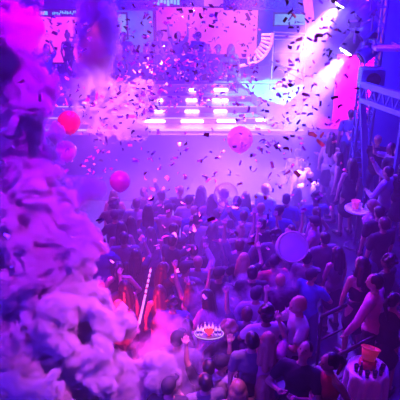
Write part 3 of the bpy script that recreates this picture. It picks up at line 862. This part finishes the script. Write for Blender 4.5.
# ------------------------------------------------------------------ balloons
def balloon(px, py, Y, rpx, m, label, cat='balloon'):
    c = P(px, py, Y); _, _, d = proj(c); r = rpx*d/FPX
    e = empty('balloon', c); tag(e, label, cat, 'balloons floating in the hall')
    bm = new(); prof = []
    for i in range(17):
        t = PI*i/16; rr_ = max(.004, math.sin(t)); z = -math.cos(t)
        if z < 0: z *= 1.12; rr_ *= 1-.12*(-z)**2
        prof.append((r*rr_, r*z))
    lathe(bm, prof, 32); obj('skin', bm, m, e, smooth=True)
    bm = new(); lathe(bm, [(.004, -r*1.1), (.028*r/.25, -r*1.19), (.02, -r*1.2)], 12); obj('knot', bm, m, e)
    return e
balloon(69, 122, 11.0, 11.5, balloon_mat('balloon_red', (.95, .03, .10), sss=.3), 'red balloon in front of the glowing stage edge')
balloon(66, 151, 11.6, 10.5, balloon_mat('balloon_mauve', (.65, .12, .6), sss=.3), 'mauve balloon half behind the smoke, just under the red one')
balloon(120, 181, 10.5, 10.5, balloon_mat('balloon_magenta', (.75, .05, .5), sss=.3), 'magenta balloon just above the dark heads at left')
balloon(240, 139, 11.5, 13.0, balloon_mat('balloon_pink', (.98, .5, .72), sss=.3), 'pale pink balloon below the stage steps')
clear = bpy.data.materials.new('balloon_clear'); clear.use_nodes = True
n = clear.node_tree; n.nodes.clear(); N = n.nodes.new; L = n.links.new
o_ = N('ShaderNodeOutputMaterial'); t_ = N('ShaderNodeBsdfTransparent'); g_ = N('ShaderNodeBsdfPrincipled'); lw = N('ShaderNodeLayerWeight'); mx = N('ShaderNodeMixShader'); mr = N('ShaderNodeMapRange')
g_.inputs['Base Color'].default_value = (.75, .55, .95, 1); g_.inputs['Roughness'].default_value = .15
lw.inputs[0].default_value = .35; mr.inputs[3].default_value = .10; mr.inputs[4].default_value = .95; mr.inputs[1].default_value = .25
L(lw.outputs['Facing'], mr.inputs[0]); L(mr.outputs[0], mx.inputs[0]); L(t_.outputs[0], mx.inputs[1]); L(g_.outputs[0], mx.inputs[2]); L(mx.outputs[0], o_.inputs[0])
balloon(226, 195, 10.5, 12.5, clear, 'clear see-through balloon below the pale pink one')
# pale drum-like round disc
c = P(292, 247, 8.9); _, _, d = proj(c); r = 15.5*d/FPX
dr = empty('round_drum', c); tag(dr, 'large pale round drum held up in the crowd at right of centre', 'drum'); dr.rotation_euler = (math.radians(58), .1, 0)
skinm = principled('drum_skin', (.55, .5, .75), .4)
bm = new(); lathe(bm, [(.02, .05), (r*.9, .052), (r*.95, .045)], 40); obj('drum_skin', bm, skinm, dr, smooth=True)
bm = new(); lathe(bm, [(r*.9, -.09), (r*1.02, -.085), (r*1.02, .085), (r*.93, .09), (r*.92, .0)], 40); obj('hoop', bm, M['c_white'], dr, smooth=True)

# ------------------------------------------------------------------ confetti
def strip_mesh(w, l, bend, twist):
    bm = new(); n = 4; rows_ = []
    for i in range(n+1):
        t = i/n-.5; y = t*l; z = bend*(1-4*t*t)*l; a = twist*t
        rows_.append([bm.verts.new((sx*w/2*math.cos(a), y, z+sx*w/2*math.sin(a)+dz)) for sx, dz in ((-1, 0), (1, 0), (1, .0008), (-1, .0008))])
    for A_, B_ in zip(rows_, rows_[1:]):
        for k in range(4): bm.faces.new((A_[k], A_[(k+1) % 4], B_[(k+1) % 4], B_[k]))
    bm.faces.new(rows_[0]); bm.faces.new(rows_[-1])
    return bm
strips = []
for mk in ('foil_pink', 'foil_purple', 'foil_white', 'foil_dark'):
    for (w, l, b, t) in ((.022, .052, .1, .3), (.026, .05, .25, .8), (.02, .055, .05, 1.5)):
        bm = strip_mesh(w, l, b, t); bmesh.ops.recalc_face_normals(bm, faces=bm.faces)
        me = bpy.data.meshes.new('confetti'); bm.to_mesh(me); bm.free(); me.materials.append(M[mk]); strips.append((mk, me))
cf = random.Random(99)
#  zone: px range, py range, depth range, count, weights (pink, purple, white, backlit dark), words
ZN = [((118, 262), (4, 75), (7.5, 15.5), 260, (1.5, 2, .3, 7), 'in front of the big screen'),
      ((118, 235), (55, 112), (9, 15.0), 260, (5, 2, 4, 2), 'in front of the dancers and steps'),
      ((230, 300), (60, 150), (6, 13), 110, (2, 4, 3, 3), 'over the cyan deck'),
      ((285, 360), (0, 130), (5.0, 12), 130, (1, 4, 1, 6), 'in front of the white beam'),
      ((40, 90), (14, 110), (9, 15), 110, (2, 2, 2, 3), 'before the left screen'),
      ((80, 160), (85, 165), (7, 13), 130, (1, 2, 1, 6), 'before the pale cloud'),
      ((60, 120), (150, 200), (8, 12), 20, (3, 1, 4, 0), 'around the magenta balloon'),
      ((145, 270), (130, 250), (4.5, 9.5), 110, (8, 3, 4, .6), 'over the hazy dance floor'),
      ((255, 345), (130, 210), (4.5, 10), 60, (3, 3, 3, 2), 'under the white beam'),
      ((0, 100), (80, 280), (4.3, 5.2), 9, (1, 0, 8, 0), 'in front of the smoke'),
      ((90, 300), (240, 330), (6, 8), 14, (6, 1, 3, 0), 'low above the crowd')]
CN = {'foil_pink': 'pink', 'foil_purple': 'purple', 'foil_white': 'whitish', 'foil_dark': 'dark'}
pieces = []
for (xr, yr, dr_, n, wt, words) in ZN:
    for i in range(n):
        Y = cf.uniform(*dr_); p = P(cf.uniform(*xr), cf.uniform(*yr), Y)
        if p.z < 1.95: continue
        mk = cf.choices(['foil_pink', 'foil_purple', 'foil_white', 'foil_dark'], wt)[0]
        s = cf.uniform(.8, 1.5)*(1.5 if Y > 9 else 1.15)
        sz = s/proj(p)[2]
        pieces.append((sz, p, mk, words, s, [cf.uniform(0, 2*PI) for _ in range(3)]))
pieces.sort(key=lambda t: -t[0])
rest = new()
restm = ['foil_pink', 'foil_purple', 'foil_white', 'foil_dark']
for i, (sz, p, mk, words, s, rot) in enumerate(pieces):
    me = cf.choice([m_ for k_, m_ in strips if k_ == mk])
    if i < 300:
        o = bpy.data.objects.new('confetti', me); COL.objects.link(o); o.location = p; o.rotation_euler = rot; o.scale = (s, s, s)
        tag(o, '%s paper confetti falling %s' % (CN[mk], words), 'confetti', 'falling %s confetti %s' % (CN[mk], words))
    else:
        from mathutils import Euler
        mt = Matrix.Translation(p) @ Euler(rot).to_matrix().to_4x4() @ Matrix.Scale(s, 4)
        n0 = len(rest.verts); f0 = len(rest.faces)
        rest.from_mesh(me); rest.verts.ensure_lookup_table(); rest.faces.ensure_lookup_table()
        for v in rest.verts[n0:]: v.co = mt @ v.co
        for f in rest.faces[f0:]: f.material_index = restm.index(mk)
me = bpy.data.meshes.new('confetti_cloud'); rest.to_mesh(me); rest.free()
for k_ in restm: me.materials.append(M[k_])
o = bpy.data.objects.new('confetti_cloud', me); COL.objects.link(o)
tag(o, 'countless tiny far confetti pieces drifting over the stage', 'confetti', kind='stuff')

# ------------------------------------------------------------------ smoke
def smoke(name, blobs, label, D=3.0, amp=1.1, scale=1.3, color=(1, 1, 1), step=.25, gain=2.5, aniso=.1, bias=0.0, puff=.9):
    m = bpy.data.materials.new(name); m.use_nodes = True; n = m.node_tree; n.nodes.clear(); N = n.nodes.new; L = n.links.new
    out = N('ShaderNodeOutputMaterial'); vs = N('ShaderNodeVolumeScatter'); vs.inputs['Color'].default_value = (*color, 1); vs.inputs['Anisotropy'].default_value = aniso
    tc = N('ShaderNodeTexCoord')
    prev = None; cs = []
    for (px, py, Y, rpx) in blobs:
        c = P(px, py, Y); d = proj(c)[2]; r = rpx*d/FPX; cs.append((c, r))
        vm = N('ShaderNodeVectorMath'); vm.operation = 'DISTANCE'; vm.inputs[1].default_value = c; L(tc.outputs['Object'], vm.inputs[0])
        a = N('ShaderNodeMath'); a.operation = 'MULTIPLY_ADD'; a.inputs[1].default_value = -1/r; a.inputs[2].default_value = 1.0; L(vm.outputs['Value'], a.inputs[0])
        if prev is None: prev = a
        else:
            b = N('ShaderNodeMath'); b.operation = 'SMOOTH_MAX'; b.inputs[2].default_value = .25
            L(prev.outputs[0], b.inputs[0]); L(a.outputs[0], b.inputs[1]); prev = b
    no = N('ShaderNodeTexNoise'); no.inputs['Scale'].default_value = scale; no.inputs['Detail'].default_value = 4; no.inputs['Roughness'].default_value = .6; no.inputs['Distortion'].default_value = .25
    L(tc.outputs['Object'], no.inputs['Vector'])
    q = N('ShaderNodeMath'); q.operation = 'MULTIPLY_ADD'; q.inputs[1].default_value = amp*2; q.inputs[2].default_value = -amp+bias; L(no.outputs['Fac'], q.inputs[0])
    # cauliflower puffs: inverted cell distance, its lookup bent by the noise
    va = N('ShaderNodeVectorMath'); va.operation = 'MULTIPLY_ADD'; va.inputs[1].default_value = (.35/scale,)*3; L(no.outputs['Color'], va.inputs[0]); L(tc.outputs['Object'], va.inputs[2])
    vo = N('ShaderNodeTexVoronoi'); vo.inputs['Scale'].default_value = scale*1.15; vo.inputs['Detail'].default_value = 1.5; vo.inputs['Roughness'].default_value = .6; vo.inputs['Lacunarity'].default_value = 2.3
    L(va.outputs[0], vo.inputs['Vector'])
    vm_ = N('ShaderNodeMath'); vm_.operation = 'MULTIPLY_ADD'; vm_.inputs[1].default_value = -puff; vm_.inputs[2].default_value = puff*.9; L(vo.outputs['Distance'], vm_.inputs[0])
    q2 = N('ShaderNodeMath'); q2.operation = 'ADD'; L(q.outputs[0], q2.inputs[0]); L(vm_.outputs[0], q2.inputs[1]); q = q2
    s = N('ShaderNodeMath'); s.operation = 'ADD'; L(prev.outputs[0], s.inputs[0]); L(q.outputs[0], s.inputs[1])
    g = N('ShaderNodeMath'); g.operation = 'MULTIPLY'; g.inputs[1].default_value = gain; g.use_clamp = True; L(s.outputs[0], g.inputs[0])
    dd = N('ShaderNodeMath'); dd.operation = 'MULTIPLY'; dd.inputs[1].default_value = D; L(g.outputs[0], dd.inputs[0])
    L(dd.outputs[0], vs.inputs['Density']); L(vs.outputs[0], out.inputs['Volume'])
    m.cycles.volume_step_rate = step
    # hull follows the billows
    me = organic([('e', c, (r*1.3,)*3) for c, r in cs], .09, 2)
    for v in me.vertices:
        k = noise.fractal(v.co*1.6, .6, 2.0, 4); v.co += v.normal*k*.10
    o = link_mesh(name, me, m); tag(o, label, 'smoke', kind='stuff')
    return o
smoke('smoke_bank', [(-2, 30, 7.6, 40), (-2, 90, 7.8, 47), (8, 150, 7.8, 46), (15, 200, 7.6, 50), (44, 240, 7.4, 36), (74, 246, 7.2, 27), (20, 280, 7.0, 60), (66, 300, 6.6, 42),
                     (30, 360, 6.2, 65), (90, 365, 6.2, 42), (60, 400, 6.0, 50), (135, 388, 6.2, 34), (104, 325, 6.6, 26), (122, 328, 7.0, 15), (155, 375, 6.1, 22)],
      'huge bank of magenta and violet smoke filling the left side', D=18, amp=1.15, scale=2.1, gain=5, bias=.0, step=.08, puff=1.0)
smoke('smoke_column', [(95, -10, 13, 20), (96, 18, 13, 21), (98, 45, 13, 21), (94, 70, 13, 17)], 'violet smoke column falling from the ceiling over the stage', D=8.0, amp=1.0, scale=2.2, gain=3, bias=.1, step=.12)
smoke('smoke_cloud', [(78, 84, 12.4, 15), (110, 100, 12.6, 20), (136, 102, 12.4, 18), (116, 124, 12.2, 16), (93, 114, 12.3, 15), (152, 92, 12.6, 10), (140, 130, 12.1, 12)],
      'pale pink cloud of smoke in front of the stage at left', D=7, amp=2.1, scale=2.4, gain=4.0, bias=.06, step=.14)
smoke('smoke_wisp', [(75, 195, 8.9, 18), (90, 190, 9.0, 13), (60, 205, 8.8, 18)], 'small violet smoke wisps above the pink bulge of the smoke bank', D=5.0, amp=1.3, scale=2.4, gain=2.5, step=.15)
smoke('smoke_haze', [(165, 340, 7.0, 30), (190, 385, 6.6, 36), (160, 385, 6.4, 40), (215, 318, 7.8, 30), (255, 302, 8.4, 28), (215, 350, 7.0, 24), (285, 285, 8.6, 20)],
      'thin pinkish smoke drifting over the heads at the bottom', D=4.5, amp=1.8, scale=2.2, gain=1.6, step=.2, bias=-.12)

smoke('beam_haze', [(335, 10, 12.5, 48), (315, 60, 12.4, 52), (295, 105, 12.2, 42)],
      'thin white haze glowing in the path of the two blazing lamps', D=.42, amp=.6, scale=.9, gain=1.2, step=.8, aniso=.3, puff=.2)
smoke('floor_haze', [(140, 200, 11.5, 50), (215, 195, 11.8, 62), (290, 200, 11.5, 55), (220, 255, 9.6, 45), (150, 255, 9.6, 30), (290, 262, 9.4, 30)],
      'thin blue haze hanging over the middle of the dance floor', D=.28, amp=.8, scale=.9, gain=1.2, step=.8, puff=.2)
# ------------------------------------------------------------------ haze and lights
w = bpy.data.worlds.new('world'); S.world = w; w.use_nodes = True
nt = w.node_tree; nt.nodes['Background'].inputs[0].default_value = (0, 0, 0, 1); nt.nodes['Background'].inputs[1].default_value = 0
v = nt.nodes.new('ShaderNodeVolumeScatter'); v.inputs['Density'].default_value = .022; v.inputs['Anisotropy'].default_value = .1
nt.links.new(v.outputs[0], nt.nodes['World Output'].inputs['Volume'])

def light(name, t, loc, to, e, c, **k):
    l = bpy.data.lights.new(name, t); l.energy = e; l.color = c
    for a_, b_ in k.items(): setattr(l, a_, b_)
    ob = bpy.data.objects.new(name, l); COL.objects.link(ob); ob.location = loc
    ob.rotation_euler = (Vector(to)-Vector(loc)).to_track_quat('-Z', 'Y').to_euler()
    return ob
BLUE, VIO, MAG = (.035, 0, 1), (.06, .002, 1), (.55, 0, .9)
for i, (p, t) in enumerate(LAMPS):
    d = (t-p).normalized()
    light('beam_light', 'SPOT', p+d*.3, t, 34000, (.34, .13, 1), spot_size=math.radians(54), spot_blend=1, shadow_soft_size=.12)
for (x, y, e, c) in ((-2.5, 12.5, 8500, BLUE), (2.0, 12.5, 8000, VIO), (0, 9.0, 800, BLUE), (4.5, 9.5, 900, BLUE), (5.6, 11.3, 1800, BLUE), (-1.5, 16.6, 2600, (.01, .004, 1)), (2.5, 16.6, 1500, (.15, .03, 1))):
    light('wash_light', 'SPOT', (x, y, 9.8), (x, y-.3, 0), e, c, spot_size=math.radians(110), spot_blend=.8, shadow_soft_size=.3)
for x in (-3.5, 0, 3.5):
    light('back_light', 'SPOT', (x, 17.2, 8.8), (x*.5, 8.5, 0), 7500, (.16, .008, 1), spot_size=math.radians(60), spot_blend=.6, shadow_soft_size=.15)
light('smoke_light', 'SPOT', P(110, -60, 7.0), P(10, 110, 7.6), 2000, (.42, 0, .9), spot_size=math.radians(75), spot_blend=.8, shadow_soft_size=.08)
light('smoke_light', 'SPOT', (-.2, 6.3, 7.0), P(85, 262, 6.9), 2600, (.8, .03, .9), spot_size=math.radians(46), spot_blend=.9, shadow_soft_size=.1)
light('smoke_light', 'SPOT', (-2.6, 1.5, 3.0), P(20, 330, 6.2), 2000, (.10, .01, 1), spot_size=math.radians(90), spot_blend=.9, shadow_soft_size=.3)
light('smoke_light', 'SPOT', (-3.8, 2.4, 7.0), P(10, 230, 6.2), 3600, (.12, .01, 1), spot_size=math.radians(60), spot_blend=.9, shadow_soft_size=.3)
light('floor_flare', 'POINT', G(124, 322, 1.45), (0, 0, 0), 120, (1, .01, .06), shadow_soft_size=.08)
light('bank_light', 'SPOT', (.7, 6.3, 6.9), G(128, 380, 1.7), 5600, (.95, .13, 1), spot_size=math.radians(36), spot_blend=1, shadow_soft_size=.05)
light('cloud_light', 'SPOT', (.6, 10.6, 6.4), P(105, 110, 12.4), 9000, (.85, .2, 1), spot_size=math.radians(27), spot_blend=1, shadow_soft_size=.05)  # added from the near side so the cloud comes out pale
light('cloud_light', 'POINT', P(138, 116, 12.9), (0, 0, 0), 160, (.9, .2, 1), shadow_soft_size=.05)
light('cloud_light', 'POINT', P(100, 138, 12.9), (0, 0, 0), 130, (.9, .14, 1), shadow_soft_size=.05)
light('balloon_light', 'SPOT', P(95, 20, 8.2), P(88, 146, 11.1), 1500, (1, .03, .4), spot_size=math.radians(38), spot_blend=.6, shadow_soft_size=.05)  # added fill to brighten the red, mauve and magenta balloons
light('deck_light', 'SPOT', (2.6, 15.6, 9.0), P(266, 84, 16.3), 9000, (.10, .7, 1), spot_size=math.radians(30), spot_blend=.7, shadow_soft_size=.1)
light('balloon_light', 'SPOT', P(300, 60, 9.0), P(240, 139, 11.5), 350, (.9, .25, .8), spot_size=math.radians(24), spot_blend=.7, shadow_soft_size=.05)  # added fill in mid-air, aimed at the pale pink balloon
light('column_light', 'SPOT', (-4.5, 9.0, 9.2), P(97, 30, 13), 3500, (.10, .0, 1), spot_size=math.radians(40), spot_blend=1, shadow_soft_size=.2)  # added to turn the smoke column bluer
light('partition_light', 'SPOT', P(352, 60, 14.6), P(358, 90, 15.6), 700, (1, .0, .6), spot_size=math.radians(110), spot_blend=.8)
light('rim_light', 'SPOT', (-1.5, 12.5, 8.8), (2.0, 6.6, 1.4), 3800, (.75, .02, .85), spot_size=math.radians(44), spot_blend=.8, shadow_soft_size=.08)
light('front_light', 'SPOT', (0, -2, 9.4), P(215, 150, 10), 1300, (1, .12, .6), spot_size=math.radians(22), spot_blend=.9, shadow_soft_size=.1)
light('right_light', 'SPOT', (1.0, 2.0, 9.0), (3.2, 7.6, 1.5), 420, (.95, .02, .6), spot_size=math.radians(34), spot_blend=.9, shadow_soft_size=.15)
